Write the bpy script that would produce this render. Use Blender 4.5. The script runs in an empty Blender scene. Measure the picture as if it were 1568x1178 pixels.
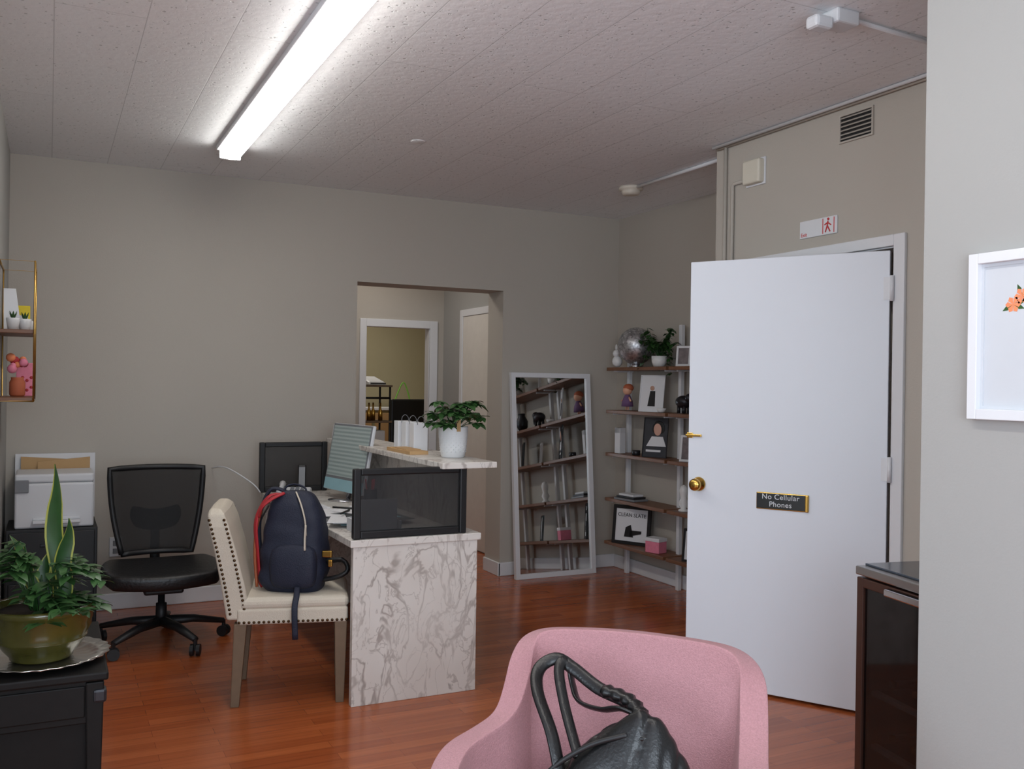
import bpy, bmesh, math, random
from math import sin, cos, pi, radians, atan2, sqrt
from mathutils import Vector, Matrix, noise
random.seed(7)
SC=bpy.context.scene
COL=SC.collection

# ------------------------------------------------------------ materials
def srgb(r,g,b):
    f=lambda c:(c/255/12.92) if c/255<=.04045 else ((c/255+.055)/1.055)**2.4
    return (f(r),f(g),f(b),1)
def newmat(name):
    m=bpy.data.materials.new(name); m.use_nodes=True
    nt=m.node_tree; return m,nt,nt.nodes['Principled BSDF']
def mat(name,col,rough=.5,metal=0,var=.06,scale=12,bump=0,bscale=80,emit=0,alpha=1,coat=0,trans=0,sheen=0,spec=.5):
    m,nt,b=newmat(name); N=nt.nodes; L=nt.links
    c=srgb(*col)
    tc=N.new('ShaderNodeTexCoord'); nz=N.new('ShaderNodeTexNoise'); nz.inputs['Scale'].default_value=scale; nz.inputs['Detail'].default_value=4
    L.new(tc.outputs['Object'],nz.inputs['Vector'])
    mx=N.new('ShaderNodeMix'); mx.data_type='RGBA'
    mx.inputs[6].default_value=tuple(max(0,x*(1-var)) for x in c[:3])+(1,)
    mx.inputs[7].default_value=tuple(min(1,x*(1+var)) for x in c[:3])+(1,)
    L.new(nz.outputs['Fac'],mx.inputs[0]); L.new(mx.outputs[2],b.inputs['Base Color'])
    b.inputs['Roughness'].default_value=rough; b.inputs['Metallic'].default_value=metal
    b.inputs['Specular IOR Level'].default_value=spec
    if coat: b.inputs['Coat Weight'].default_value=coat; b.inputs['Coat Roughness'].default_value=.1
    if trans: b.inputs['Transmission Weight'].default_value=trans
    if sheen: b.inputs['Sheen Weight'].default_value=sheen
    if alpha<1: b.inputs['Alpha'].default_value=alpha
    if emit:
        b.inputs['Emission Color'].default_value=c; b.inputs['Emission Strength'].default_value=emit
    if bump:
        n2=N.new('ShaderNodeTexNoise'); n2.inputs['Scale'].default_value=bscale; n2.inputs['Detail'].default_value=3
        L.new(tc.outputs['Object'],n2.inputs['Vector'])
        bp=N.new('ShaderNodeBump'); bp.inputs['Strength'].default_value=bump; bp.inputs['Distance'].default_value=.01
        L.new(n2.outputs['Fac'],bp.inputs['Height']); L.new(bp.outputs['Normal'],b.inputs['Normal'])
    return m
WALL=mat('wall_paint_taupe',(182,175,165),.75,var=.02,scale=2,bump=.08,bscale=120)
WALLL=mat('wall_paint_light',(164,163,160),.7,var=.02,scale=2,bump=.06,bscale=120)
OLIVE=mat('wall_paint_olive',(168,158,128),.7,var=.02)
WHITE=mat('white_trim_paint',(220,221,224),.4,var=.02)
DOORW=mat('white_door_paint',(222,226,233),.38,var=.015,scale=3)
BLACKP=mat('black_plastic',(20,20,22),.5)
BLACKM=mat('black_mesh_fabric',(24,24,26),.7,alpha=.68)
SCREENM=mat('black_screen_mesh',(34,35,38),.5,alpha=.62)
BLACKL=mat('black_leather',(13,13,14),.34,bump=.12,bscale=140)
SEATL=mat('black_vinyl_seat',(18,18,20),.4,bump=.2,bscale=60)
CHROME=mat('chrome',(200,200,205),.2,metal=1)
BRASS=mat('brass',(205,165,85),.25,metal=1)
GOLD=mat('gold_wire',(200,160,90),.3,metal=1)
SHELFW=mat('walnut_plank',(118,78,52),.45,var=.25,scale=18)
CREAM=mat('cream_linen',(206,196,180),.85,var=.05,bump=.3,bscale=300)
GREYWD=mat('greyed_oak',(112,92,72),.55,var=.2,scale=20)
NAIL=mat('nailhead_bronze',(88,68,48),.3,metal=1)
WPLAS=mat('white_plastic',(210,211,214),.4,var=.02)
GPLAS=mat('grey_plastic',(120,122,126),.45,var=.03)
PAPER=mat('paper_white',(222,223,226),.7,var=.02)
PRINTP=mat('framed_paper',(200,203,208),.7,var=.02)
KRAFT=mat('kraft_card',(186,150,104),.7,var=.06)
NAVY=mat('navy_nylon',(24,30,50),.65,var=.1,bump=.3,bscale=200)
RED=mat('red_strap',(168,32,42),.6)
TAN=mat('tan_leather',(150,78,44),.5)
PINKF=mat('pink_wool_fabric',(178,132,136),.95,var=.24,scale=240,bump=.4,bscale=350,sheen=.1,spec=.2)
LEAF=mat('leaf_green',(50,84,42),.4,var=.4,scale=25)
LEAFD=mat('leaf_dark_green',(36,70,32),.35,var=.4,scale=25)
LEAFY=mat('leaf_yellow_edge',(150,152,66),.4,var=.15)
CERW=mat('white_ceramic',(226,226,226),.3,var=.02)
CERG=mat('olive_glaze',(66,64,26),.2,var=.6,scale=9,coat=.35)
SOIL=mat('soil',(52,38,28),.9,var=.3,scale=80)
SILVER=mat('silver_tray',(200,198,194),.26,metal=1)
DARKW=mat('dark_antique_wood',(15,13,12),.6,var=.4,scale=30,spec=.25)
TERRA=mat('terracotta',(176,92,60),.7)
PINK=mat('pink_paper',(226,130,154),.7,var=.15,scale=40)
YEL=mat('yellow_card',(226,200,40),.6)
DGREY=mat('dark_grey_metal',(50,50,54),.4,metal=.6)
MIRROR=mat('mirror_glass',(235,238,238),.02,metal=1,var=0)
CYAN=mat('pale_cyan_paper',(160,205,215),.6)
LENSG=mat('dark_glass',(24,16,16),.08,var=.1,coat=.5)
WOODR=mat('dark_brown_wood_edge',(62,38,30),.4,var=.2,scale=30)
STEEL=mat('brushed_steel',(170,168,168),.3,metal=1)
GREEN=mat('bright_green',(120,190,70),.6)
REDT=mat('red_ink',(205,60,60),.6)
ORNG=mat('orange_petals',(236,140,96),.7,var=.15,scale=60)
PHOTO=mat('photo_print',(120,110,112),.4,var=.8,scale=22)
GLOW=mat('fluorescent_diffuser',(255,252,246),.5,emit=15)

def ceil_mat():
    m,nt,b=newmat('textured_ceiling_paint'); N=nt.nodes; L=nt.links
    tc=N.new('ShaderNodeTexCoord'); sp=N.new('ShaderNodeSeparateXYZ'); cb=N.new('ShaderNodeCombineXYZ')
    L.new(tc.outputs['Object'],sp.inputs[0]); L.new(sp.outputs['Y'],cb.inputs['X']); L.new(sp.outputs['X'],cb.inputs['Y'])
    br=N.new('ShaderNodeTexBrick'); L.new(cb.outputs[0],br.inputs['Vector'])
    br.inputs['Scale'].default_value=1; br.inputs['Mortar Size'].default_value=.0025; br.inputs['Mortar Smooth'].default_value=.3
    br.inputs['Brick Width'].default_value=2.44; br.inputs['Row Height'].default_value=.305; br.offset=.5
    br.inputs['Color1'].default_value=srgb(240,243,246); br.inputs['Color2'].default_value=srgb(237,240,243); br.inputs['Mortar'].default_value=srgb(212,215,218)
    vo=N.new('ShaderNodeTexVoronoi'); vo.inputs['Scale'].default_value=16; L.new(tc.outputs['Object'],vo.inputs['Vector'])
    nz=N.new('ShaderNodeTexNoise'); nz.inputs['Scale'].default_value=28; nz.inputs['Detail'].default_value=7; L.new(tc.outputs['Object'],nz.inputs['Vector'])
    nb=N.new('ShaderNodeTexNoise'); nb.inputs['Scale'].default_value=60; nb.inputs['Detail'].default_value=2; L.new(tc.outputs['Object'],nb.inputs['Vector'])
    pit=N.new('ShaderNodeMapRange'); pit.inputs[1].default_value=.05; pit.inputs[2].default_value=.12; pit.inputs[3].default_value=0; pit.inputs[4].default_value=1
    L.new(vo.outputs['Distance'],pit.inputs[0])
    pm=N.new('ShaderNodeMapRange'); pm.inputs[1].default_value=.66; pm.inputs[2].default_value=.74; pm.inputs[3].default_value=1; pm.inputs[4].default_value=.0
    L.new(nb.outputs['Fac'],pm.inputs[0])
    mn=N.new('ShaderNodeMath'); mn.operation='MINIMUM'; L.new(pit.outputs[0],mn.inputs[0]); L.new(pm.outputs[0],mn.inputs[1])
    mul=N.new('ShaderNodeMix'); mul.data_type='RGBA'; mul.blend_type='MIX'
    mul.inputs[6].default_value=srgb(196,199,202); L.new(br.outputs['Color'],mul.inputs[7]); L.new(mn.outputs[0],mul.inputs[0])
    L.new(mul.outputs[2],b.inputs['Base Color'])
    ad=N.new('ShaderNodeMath'); ad.operation='MULTIPLY_ADD'; ad.inputs[1].default_value=1.0; L.new(nz.outputs['Fac'],ad.inputs[0]); L.new(mn.outputs[0],ad.inputs[2])
    sb=N.new('ShaderNodeMath'); sb.operation='SUBTRACT'; L.new(ad.outputs[0],sb.inputs[0]); L.new(br.outputs['Fac'],sb.inputs[1])
    bp=N.new('ShaderNodeBump'); bp.inputs['Strength'].default_value=.36; bp.inputs['Distance'].default_value=.007
    L.new(sb.outputs[0],bp.inputs['Height']); L.new(bp.outputs['Normal'],b.inputs['Normal'])
    b.inputs['Roughness'].default_value=.6
    return m
def floor_mat():
    m,nt,b=newmat('cherry_laminate_floor'); N=nt.nodes; L=nt.links
    tc=N.new('ShaderNodeTexCoord')
    br=N.new('ShaderNodeTexBrick'); L.new(tc.outputs['Object'],br.inputs['Vector'])
    br.inputs['Scale'].default_value=1; br.inputs['Mortar Size'].default_value=.0007; br.inputs['Bias'].default_value=0
    br.inputs['Brick Width'].default_value=.62; br.inputs['Row Height'].default_value=.066; br.offset=.37
    br.inputs['Color1'].default_value=srgb(178,96,52); br.inputs['Color2'].default_value=srgb(154,77,40); br.inputs['Mortar'].default_value=srgb(118,56,30)
    mp=N.new('ShaderNodeMapping'); mp.inputs['Scale'].default_value=(2.2,45,1); L.new(tc.outputs['Object'],mp.inputs[0])
    nz=N.new('ShaderNodeTexNoise'); nz.inputs['Scale'].default_value=1; nz.inputs['Detail'].default_value=6; nz.inputs['Distortion'].default_value=.6; L.new(mp.outputs[0],nz.inputs['Vector'])
    mr=N.new('ShaderNodeMapRange'); mr.inputs[1].default_value=.3; mr.inputs[2].default_value=.7; mr.inputs[3].default_value=.82; mr.inputs[4].default_value=1.08; L.new(nz.outputs['Fac'],mr.inputs[0])
    mu=N.new('ShaderNodeVectorMath'); mu.operation='SCALE'; L.new(br.outputs['Color'],mu.inputs[0]); L.new(mr.outputs[0],mu.inputs['Scale'])
    L.new(mu.outputs[0],b.inputs['Base Color'])
    b.inputs['Roughness'].default_value=.2; b.inputs['Specular IOR Level'].default_value=.55
    return m
def marble_mat():
    m,nt,b=newmat('marble_laminate'); N=nt.nodes; L=nt.links
    tc=N.new('ShaderNodeTexCoord')
    mp=N.new('ShaderNodeMapping'); mp.inputs['Rotation'].default_value=(.3,.75,.2); mp.inputs['Scale'].default_value=(2.0,2.0,1.1); L.new(tc.outputs['Object'],mp.inputs[0])
    def vein(scale,w,dist,out):
        nz=N.new('ShaderNodeTexNoise'); nz.inputs['Scale'].default_value=scale; nz.inputs['Detail'].default_value=4; nz.inputs['Roughness'].default_value=.55; nz.inputs['Distortion'].default_value=dist
        L.new(mp.outputs[0],nz.inputs['Vector'])
        s=N.new('ShaderNodeMath'); s.operation='SUBTRACT'; s.inputs[1].default_value=.5; L.new(nz.outputs['Fac'],s.inputs[0])
        a=N.new('ShaderNodeMath'); a.operation='ABSOLUTE'; L.new(s.outputs[0],a.inputs[0])
        r=N.new('ShaderNodeMapRange'); r.interpolation_type='SMOOTHSTEP'; r.inputs[1].default_value=0; r.inputs[2].default_value=w; r.inputs[3].default_value=out; r.inputs[4].default_value=0; L.new(a.outputs[0],r.inputs[0])
        return r
    v1=vein(2.9,.034,.7,.66); v2=vein(5.2,.022,.9,.45)
    mx=N.new('ShaderNodeMath'); mx.operation='MAXIMUM'; L.new(v1.outputs[0],mx.inputs[0]); L.new(v2.outputs[0],mx.inputs[1])
    n4=N.new('ShaderNodeTexNoise'); n4.inputs['Scale'].default_value=2.2; L.new(mp.outputs[0],n4.inputs['Vector'])
    m4=N.new('ShaderNodeMapRange'); m4.inputs[1].default_value=.35; m4.inputs[2].default_value=.6; m4.inputs[3].default_value=.4; m4.inputs[4].default_value=1; L.new(n4.outputs['Fac'],m4.inputs[0])
    mm=N.new('ShaderNodeMath'); mm.operation='MULTIPLY'; L.new(mx.outputs[0],mm.inputs[0]); L.new(m4.outputs[0],mm.inputs[1])
    n3=N.new('ShaderNodeTexNoise'); n3.inputs['Scale'].default_value=3; L.new(mp.outputs[0],n3.inputs['Vector'])
    bs=N.new('ShaderNodeMix'); bs.data_type='RGBA'; bs.inputs[6].default_value=srgb(228,224,218); bs.inputs[7].default_value=srgb(208,200,192); L.new(n3.outputs['Fac'],bs.inputs[0])
    c=N.new('ShaderNodeMix'); c.data_type='RGBA'; L.new(mm.outputs[0],c.inputs[0]); L.new(bs.outputs[2],c.inputs[6]); c.inputs[7].default_value=srgb(128,114,106)
    L.new(c.outputs[2],b.inputs['Base Color']); b.inputs['Roughness'].default_value=.35
    return m
def stripes_mat(name,c1,c2,scale,axis='Z',emit=0,rough=.5):
    m,nt,b=newmat(name); N=nt.nodes; L=nt.links
    tc=N.new('ShaderNodeTexCoord'); w=N.new('ShaderNodeTexWave'); w.bands_direction=axis; w.inputs['Scale'].default_value=scale
    L.new(tc.outputs['Object'],w.inputs['Vector'])
    mx=N.new('ShaderNodeMix'); mx.data_type='RGBA'; mx.inputs[6].default_value=srgb(*c1); mx.inputs[7].default_value=srgb(*c2); L.new(w.outputs['Fac'],mx.inputs[0])
    L.new(mx.outputs[2],b.inputs['Base Color']); b.inputs['Roughness'].default_value=rough
    if emit: L.new(mx.outputs[2],b.inputs['Emission Color']); b.inputs['Emission Strength'].default_value=emit
    return m
CEIL=ceil_mat(); FLOOR=floor_mat(); MARBLE=marble_mat()
MSCREEN=stripes_mat('monitor_screen_text',(140,150,148),(112,124,122),14,'Z',emit=.22,rough=.3)
def disco_mat():
    m,nt,b=newmat('disco_ball_tiles'); N=nt.nodes; L=nt.links
    tc=N.new('ShaderNodeTexCoord'); v=N.new('ShaderNodeTexVoronoi'); v.inputs['Scale'].default_value=70; L.new(tc.outputs['Object'],v.inputs['Vector'])
    mr=N.new('ShaderNodeMix'); mr.data_type='RGBA'; mr.inputs[6].default_value=srgb(130,130,134); mr.inputs[7].default_value=srgb(225,225,228); L.new(v.outputs['Color'],mr.inputs[0])
    L.new(mr.outputs[2],b.inputs['Base Color']); b.inputs['Metallic'].default_value=.9; b.inputs['Roughness'].default_value=.4
    return m
DISCO=disco_mat()

# ------------------------------------------------------------ mesh helpers
def G(name,loc=(0,0,0),rz=0,p=None):
    e=bpy.data.objects.new(name,None); e.location=loc; e.rotation_euler=(0,0,rz); e.empty_display_size=.1; COL.objects.link(e)
    if p: e.parent=p
    return e
def mesh(n,V,F,m,p=None,smooth=False,bev=0,sub=0,solid=0,soff=0,segs=2):
    me=bpy.data.meshes.new(n); me.from_pydata([tuple(v) for v in V],[],F); me.update()
    bm=bmesh.new(); bm.from_mesh(me); bmesh.ops.recalc_face_normals(bm,faces=bm.faces); bm.to_mesh(me); bm.free()
    o=bpy.data.objects.new(n,me); COL.objects.link(o)
    if isinstance(m,(list,tuple)):
        for k in m: me.materials.append(k)
    else: me.materials.append(m)
    if p: o.parent=p
    if smooth or sub:
        for f in me.polygons: f.use_smooth=True
    if solid:
        s=o.modifiers.new('s','SOLIDIFY'); s.thickness=solid; s.offset=soff
    if bev:
        s=o.modifiers.new('b','BEVEL'); s.width=bev; s.segments=segs; s.limit_method='ANGLE'
    if sub:
        s=o.modifiers.new('u','SUBSURF'); s.levels=sub; s.render_levels=sub
    return o
def boxvf(a,b,V,F):
    x0,y0,z0=a; x1,y1,z1=b; k=len(V)
    V+=[(x0,y0,z0),(x1,y0,z0),(x1,y1,z0),(x0,y1,z0),(x0,y0,z1),(x1,y0,z1),(x1,y1,z1),(x0,y1,z1)]
    F+=[[k+i for i in q] for q in ((0,3,2,1),(4,5,6,7),(0,1,5,4),(1,2,6,5),(2,3,7,6),(3,0,4,7))]
def boxes(n,L,m,p=None,bev=0,**k):
    V=[];F=[]
    for a,b in L: boxvf(a,b,V,F)
    return mesh(n,V,F,m,p,bev=bev,**k)
def box(n,a,b,m,p=None,bev=0,**k): return boxes(n,[(a,b)],m,p,bev,**k)
def hexa(n,bot,top,m,p=None,bev=0,**k):
    return mesh(n,list(bot)+list(top),[(3,2,1,0),(4,5,6,7),(0,1,5,4),(1,2,6,5),(2,3,7,6),(3,0,4,7)],m,p,bev=bev,**k)
def tubevf(pts,r,V,F,seg=8,flat=1.0,cap=True):
    pts=[Vector(q) for q in pts]; n=len(pts); k=len(V)
    rr=r if isinstance(r,(list,tuple)) else [r]*n
    t0=(pts[1]-pts[0]).normalized(); up=Vector((0,0,1)) if abs(t0.z)<.9 else Vector((1,0,0))
    s=t0.cross(up).normalized()
    for i,q in enumerate(pts):
        t=(pts[min(i+1,n-1)]-pts[max(i-1,0)]).normalized()
        s=(s-t*s.dot(t)).normalized(); u=s.cross(t)
        for j in range(seg):
            a=2*pi*j/seg; V.append(q+s*cos(a)*rr[i]+u*sin(a)*rr[i]*flat)
    for i in range(n-1):
        for j in range(seg):
            F.append([k+i*seg+j,k+i*seg+(j+1)%seg,k+(i+1)*seg+(j+1)%seg,k+(i+1)*seg+j])
    if cap:
        F.append([k+j for j in range(seg)][::-1]); F.append([k+(n-1)*seg+j for j in range(seg)])
def tube(n,pts,r,m,p=None,seg=8,flat=1,**k):
    V=[];F=[]; tubevf(pts,r,V,F,seg,flat); return mesh(n,V,F,m,p,smooth=True,**k)
def tubes(n,L,r,m,p=None,seg=8):
    V=[];F=[]
    for pts in L: tubevf(pts,r,V,F,seg)
    return mesh(n,V,F,m,p,smooth=True)
def lathe(n,prof,m,p=None,c=(0,0,0),seg=32,flute=0,nf=0,smooth=True,**k):
    V=[];F=[]
    for r,z in prof:
        for j in range(seg):
            a=2*pi*j/seg; q=r*(1+flute*cos(nf*a)*(1 if r>.001 else 0)); V.append((c[0]+q*cos(a),c[1]+q*sin(a),c[2]+z))
    for i in range(len(prof)-1):
        for j in range(seg): F.append([i*seg+j,i*seg+(j+1)%seg,(i+1)*seg+(j+1)%seg,(i+1)*seg+j])
    F.append(list(range(seg))[::-1]); F.append([(len(prof)-1)*seg+j for j in range(seg)])
    return mesh(n,V,F,m,p,smooth=smooth,**k)
def ball(n,c,r,m,p=None,sc=(1,1,1),seg=16):
    V=[];F=[]; ns=seg//2
    for i in range(ns+1):
        th=pi*i/ns
        for j in range(seg):
            a=2*pi*j/seg; V.append((c[0]+r*sc[0]*sin(th)*cos(a),c[1]+r*sc[1]*sin(th)*sin(a),c[2]+r*sc[2]*cos(th)))
    for i in range(ns):
        for j in range(seg): F.append([i*seg+j,(i+1)*seg+j,(i+1)*seg+(j+1)%seg,i*seg+(j+1)%seg])
    o=mesh(n,V,F,m,p,smooth=True)
    bm=bmesh.new(); bm.from_mesh(o.data); bmesh.ops.remove_doubles(bm,verts=bm.verts,dist=1e-5); bm.to_mesh(o.data); bm.free(); return o
def cr(P,t):
    n=len(P)-1; x=t*n; i=min(int(x),n-1); f=x-i
    p0=P[max(i-1,0)];p1=P[i];p2=P[i+1];p3=P[min(i+2,n)]
    return Vector([.5*((2*b)+(-a+c)*f+(2*a-5*b+4*c-d)*f*f+(-a+3*b-3*c+d)*f**3) for a,b,c,d in zip(p0,p1,p2,p3)])
def spl(P,n=24): return [cr(P,i/n) for i in range(n+1)]
def leafvf(base,d,L,W,curl,V,F,seg=6,fold=.15,pw=.8):
    base=Vector(base); d=Vector(d).normalized()
    side=d.cross(Vector((0,0,1)))
    if side.length<.05: side=Vector((random.uniform(-1,1),random.uniform(-1,1),0))
    side.normalize(); nrm=side.cross(d).normalized(); k=len(V)
    for i in range(seg+1):
        t=i/seg; c=base+d*L*t+Vector((0,0,-1))*curl*L*t*t; w=W*.5*sin(pi*min(1,max(.02,t**pw*.98+.01)))
        V+= [c-side*w+nrm*w*fold, c, c+side*w+nrm*w*fold]
    for i in range(seg):
        a=k+i*3; F.append([a,a+1,a+4,a+3]); F.append([a+1,a+2,a+5,a+4])
def txt(n,s,size,loc,xd,yd,m,p=None,align='CENTER',ext=.0006,sp=1.0):
    c=bpy.data.curves.new(n,'FONT'); c.body=s; c.size=size; c.align_x=align; c.align_y='CENTER'; c.extrude=ext; c.space_character=sp
    o=bpy.data.objects.new(n,c); COL.objects.link(o); c.materials.append(m)
    x=Vector(xd).normalized(); y=Vector(yd).normalized(); z=x.cross(y)
    M=Matrix((x,y,z)).transposed().to_4x4(); M.translation=Vector(loc)
    if p: o.parent=p
    o.matrix_local=M
    return o

# ------------------------------------------------------------ room shell
C=2.744; YB=6.25; XR=4.03; XE=3.28
box('floor',(-2.8,-1.7,-.08),(5.0,11.8,0),FLOOR)
box('ceiling',(-2.8,-1.7,C),(5.0,11.8,C+.1),CEIL)
boxes('wall_back',[((-.32,YB,0),(1.90,YB+.26,C)),((1.90,YB,2.12),(3.02,YB+.26,C)),((3.02,YB,0),(XR+.1,YB+.26,C))],WALL)
box('wall_left',(-.32,2.6,0),(-.22,YB,C),WALLL)
box('wall_left_return',(-2.7,2.6,0),(-.32,2.7,C),WALLL)
boxes('wall_left_outer',[((-2.7,-1.6,0),(-2.6,2.6,.85)),((-2.7,-1.6,2.3),(-2.6,2.6,C)),((-2.7,-1.6,.85),(-2.6,-.9,2.3)),((-2.7,1.7,.85),(-2.6,2.6,2.3))],WALLL)
boxes('wall_front',[((-2.7,-1.6,0),(4.2,-1.5,.85)),((-2.7,-1.6,2.3),(4.2,-1.5,C)),((-2.7,-1.6,.85),(-1.2,-1.5,2.3)),((1.2,-1.6,.85),(4.2,-1.5,2.3))],WALLL)
box('wall_right',(XR,-1.6,0),(XR+.1,YB,C),WALL)
boxes('wall_entry',[((XE,-1.5,0),(XE+.11,2.88,C)),((XE,2.88,2.05),(XE+.11,3.81,C)),((XE,3.81,0),(XE+.11,4.11,C))],WALL)
box('wall_entry_return',(XE+.11,4.01,0),(XR,4.11,C),WALL)
box('wall_partition',(2.10,-1.5,0),(2.24,1.755,C),WALLL)
box('wall_hall_left',(1.50,YB+.26,0),(1.60,8.1,C),WALL)
box('wall_hall_right',(3.30,YB+.26,0),(3.40,8.1,C),WALLL)
boxes('wall_hall_back',[((1.1,8.1,0),(2.55,8.2,C)),((2.55,8.1,1.94),(3.16,8.2,C)),((3.16,8.1,0),(4.6,8.2,C))],WALL)
box('wall_office_back',(1.1,11.0,0),(4.6,11.1,C),OLIVE)
box('wall_office_left',(1.1,8.2,0),(1.2,11.0,C),OLIVE)
box('wall_office_right',(4.5,8.2,0),(4.6,11.0,C),OLIVE)
def bb(n,a,b): 
    return box(n,a,b,WHITE,None,.006)
h=.10
bb('baseboard_back',(-.22,YB-.016,0),(1.90,YB,h))
bb('baseboard_back_right',(3.00,YB-.016,0),(XR,YB,h))
boxes('baseboard_passage',[((3.004,YB-.016,0),(3.02,YB+.26,h))],WHITE,None,.004)
bb('baseboard_right',(XR-.016,4.11,0),(XR,YB-.016,h))
bb('baseboard_left',(-.22,2.7,0),(-.204,YB-.016,h))
bb('baseboard_hall',(3.284,7.68,0),(3.30,8.1,h))
bb('baseboard_entry',(XE-.016,3.87,0),(XE,4.11,h))
bb('baseboard_partition',(2.084,-1.5,0),(2.10,1.755,h))

fr=G('trim_entry_door_frame',(0,0,0))
boxes('casing',[((XE-.018,2.825,0),(XE,2.885,2.10)),((XE-.018,3.81,0),(XE,3.87,2.10)),((XE-.018,2.885,2.05),(XE,3.81,2.10))],WHITE,fr,.004)
boxes('jamb',[((XE,2.872,0),(XE+.11,2.884,2.05)),((XE,3.806,0),(XE+.11,3.82,2.05)),((XE,2.884,2.044),(XE+.11,3.806,2.052))],WHITE,fr)
d=G('door_1',(XE-.02,2.885,0),atan2(.8526,-.5226))
box('leaf',(.010,-.042,.012),(.919,0,2.03),DOORW,d,.003)
for k,z in enumerate((1.865,1.08,.25)):
    tube('hinge_barrel_%d'%k,[(.0,.008,z-.055),(.0,.008,z+.055)],.009,WHITE,d,10)
    box('hinge_plate_%d'%k,(.0,-.001,z-.05),(.035,.003,z+.05),WHITE,d)
def knob(nm,p,y0,sg):
    pr=[(.032,0),(.034,.004),(.030,.010),(.013,.014),(.012,.030),(.022,.036),(.029,.048),(.029,.058),(.022,.066),(.010,.069),(.002,.069)]
    o=lathe(nm,pr,BRASS,p,seg=28); o.rotation_euler=(-sg*pi/2,0,0); o.location=(.862,y0,.96); return o
knob('knob_room',d,0,1); knob('knob_back',d,-.042,-1)
boxes('latch',[((.895,0,1.18),(.925,.006,1.205)),((.85,.002,1.187),(.93,.012,1.198))],BRASS,d,.002)
box('bolt_plate',(.917,-.034,.93),(.9205,-.008,.99),BRASS,d)
box('sign_holder',(.34,0,.866),(.58,.006,.944),BRASS,d,.004)
box('sign_plate',(.348,.004,.870),(.577,.009,.940),mat('sign_black',(24,26,24),.3),d,.002)
boxes('sign_end_clip',[((.34,0,.866),(.356,.013,.944))],BRASS,d,.004)
txt('sign_text','No Cellular\nPhones',.034,(.467,.0098,.908),(-1,0,0),(0,0,1),PAPER,d,sp=1.06)

d2=G('door_2',(3.30,0,0))
boxes('casing',[((-.018,6.78,0),(0,6.84,2.08)),((-.018,7.62,0),(0,7.68,2.08)),((-.018,6.84,2.02),(0,7.62,2.08))],WHITE,d2,.004)
box('leaf',(-.010,6.842,.01),(0,7.618,2.018),mat('hall_door_paint',(220,215,208),.45),d2)
o=lathe('knob',[(.03,0),(.03,.008),(.012,.012),(.012,.035),(.027,.045),(.027,.06),(.01,.066)],BRASS,d2,seg=20); o.rotation_euler=(0,-pi/2,0); o.location=(-.01,6.91,.96)
f3=G('trim_office_door_frame',(0,0,0))
boxes('casing',[((2.49,8.082,0),(2.55,8.10,2.0)),((3.16,8.082,0),(3.235,8.10,2.0)),((2.55,8.082,1.93),(3.16,8.10,2.0))],WHITE,f3,.004)
boxes('jamb',[((2.545,8.10,0),(2.556,8.2,1.94)),((3.154,8.10,0),(3.165,8.2,1.94)),((2.556,8.10,1.93),(3.154,8.2,1.945))],WHITE,f3)

def window(name,c,w,hh,axis):
    g=G(name,c,0 if axis=='y' else pi/2)
    L=[((-w/2,-.04,-hh/2),(-w/2+.06,.04,hh/2)),((w/2-.06,-.04,-hh/2),(w/2,.04,hh/2)),((-w/2+.06,-.04,-hh/2),(w/2-.06,.04,-hh/2+.06)),((-w/2+.06,-.04,hh/2-.06),(w/2-.06,.04,hh/2)),((-.025,-.03,-hh/2+.06),(.025,.03,hh/2-.06))]
    boxes('frame',L,WHITE,g,.004)
    return g
window('window_1',(-2.65,.4,1.575),2.6,1.45,'x')
window('window_2',(0,-1.55,1.575),2.4,1.45,'y')

# ------------------------------------------------------------ ceiling things
L=G('ceiling_light_fixture',(.90,-.30,C))
box('housing',(-.075,.9,-.028),(.075,5.74,0),WPLAS,L,.004)
V=[];F=[]
prof=[(-.058,-.028),(-.056,-.055),(-.040,-.072),(0,-.078),(.040,-.072),(.056,-.055),(.058,-.028)]
for y in (.92,5.72):
    for x,z in prof: V.append((x,y,z))
for i in range(6): F.append([i,i+1,8+i,7+i])
F.append([0,1,2,3,4,5,6]); F.append([7,8,9,10,11,12,13])
mesh('diffuser',V,F,GLOW,L)
boxes('end_cap',[((-.06,5.72,-.076),(.06,5.735,-.02)),((-.06,.905,-.076),(.06,.92,-.02))],WPLAS,L,.008)
sd=G('smoke_detector',(3.44,5.20,C))
lathe('body',[(.03,-.055),(.055,-.05),(.062,-.035),(.062,-.022),(.08,-.018),(.08,0)],mat('detector_ivory',(214,206,192),.5),sd,seg=28)
tube('conduit_ceiling',[(3.44,5.12,C-.012),(3.43,4.112,C-.012)],.011,WHITE)
tubes('conduit_entry',[[(XE-.012,4.095,C-.014),(XE-.012,-1.4,C-.014)],[(XE-.012,4.02,C-.02),(XE-.012,4.02,.0)],[(XE-.012,3.96,.02),(XE-.012,3.96,2.505),(XE-.012,3.95,2.515),(XE-.012,3.862,2.515)]],.010,WALL)
tube('conduit_entry_ceiling',[(XE-.035,4.10,C-.010),(XE-.035,-1.4,C-.010)],.009,WHITE)
jb=G('emergency_light_box',(2.42,2.43,C))
box('mount',(-.005,-.045,-.05),(.10,.045,0),WPLAS,jb,.008)
box('lamp_head',(-.085,-.03,-.075),(-.005,.03,-.03),WPLAS,jb,.012)
tube('conduit',[(.10,0,-.012),(.80,.04,-.012)],.008,WHITE,jb)
lathe('ceiling_cap',[(.034,-.004),(.040,-.002),(.042,0)],CEIL,None,(1.79,4.80,C),24)
tb=G('chime_box',(XE,3.785,2.545))
box('cover',(-.045,-.065,-.062),(0,.065,.062),mat('ivory_plastic',(214,208,192),.5),tb,.012,segs=3)
box('back_plate',(-.008,-.072,-.07),(0,.072,.07),WHITE,tb,.002)
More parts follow.
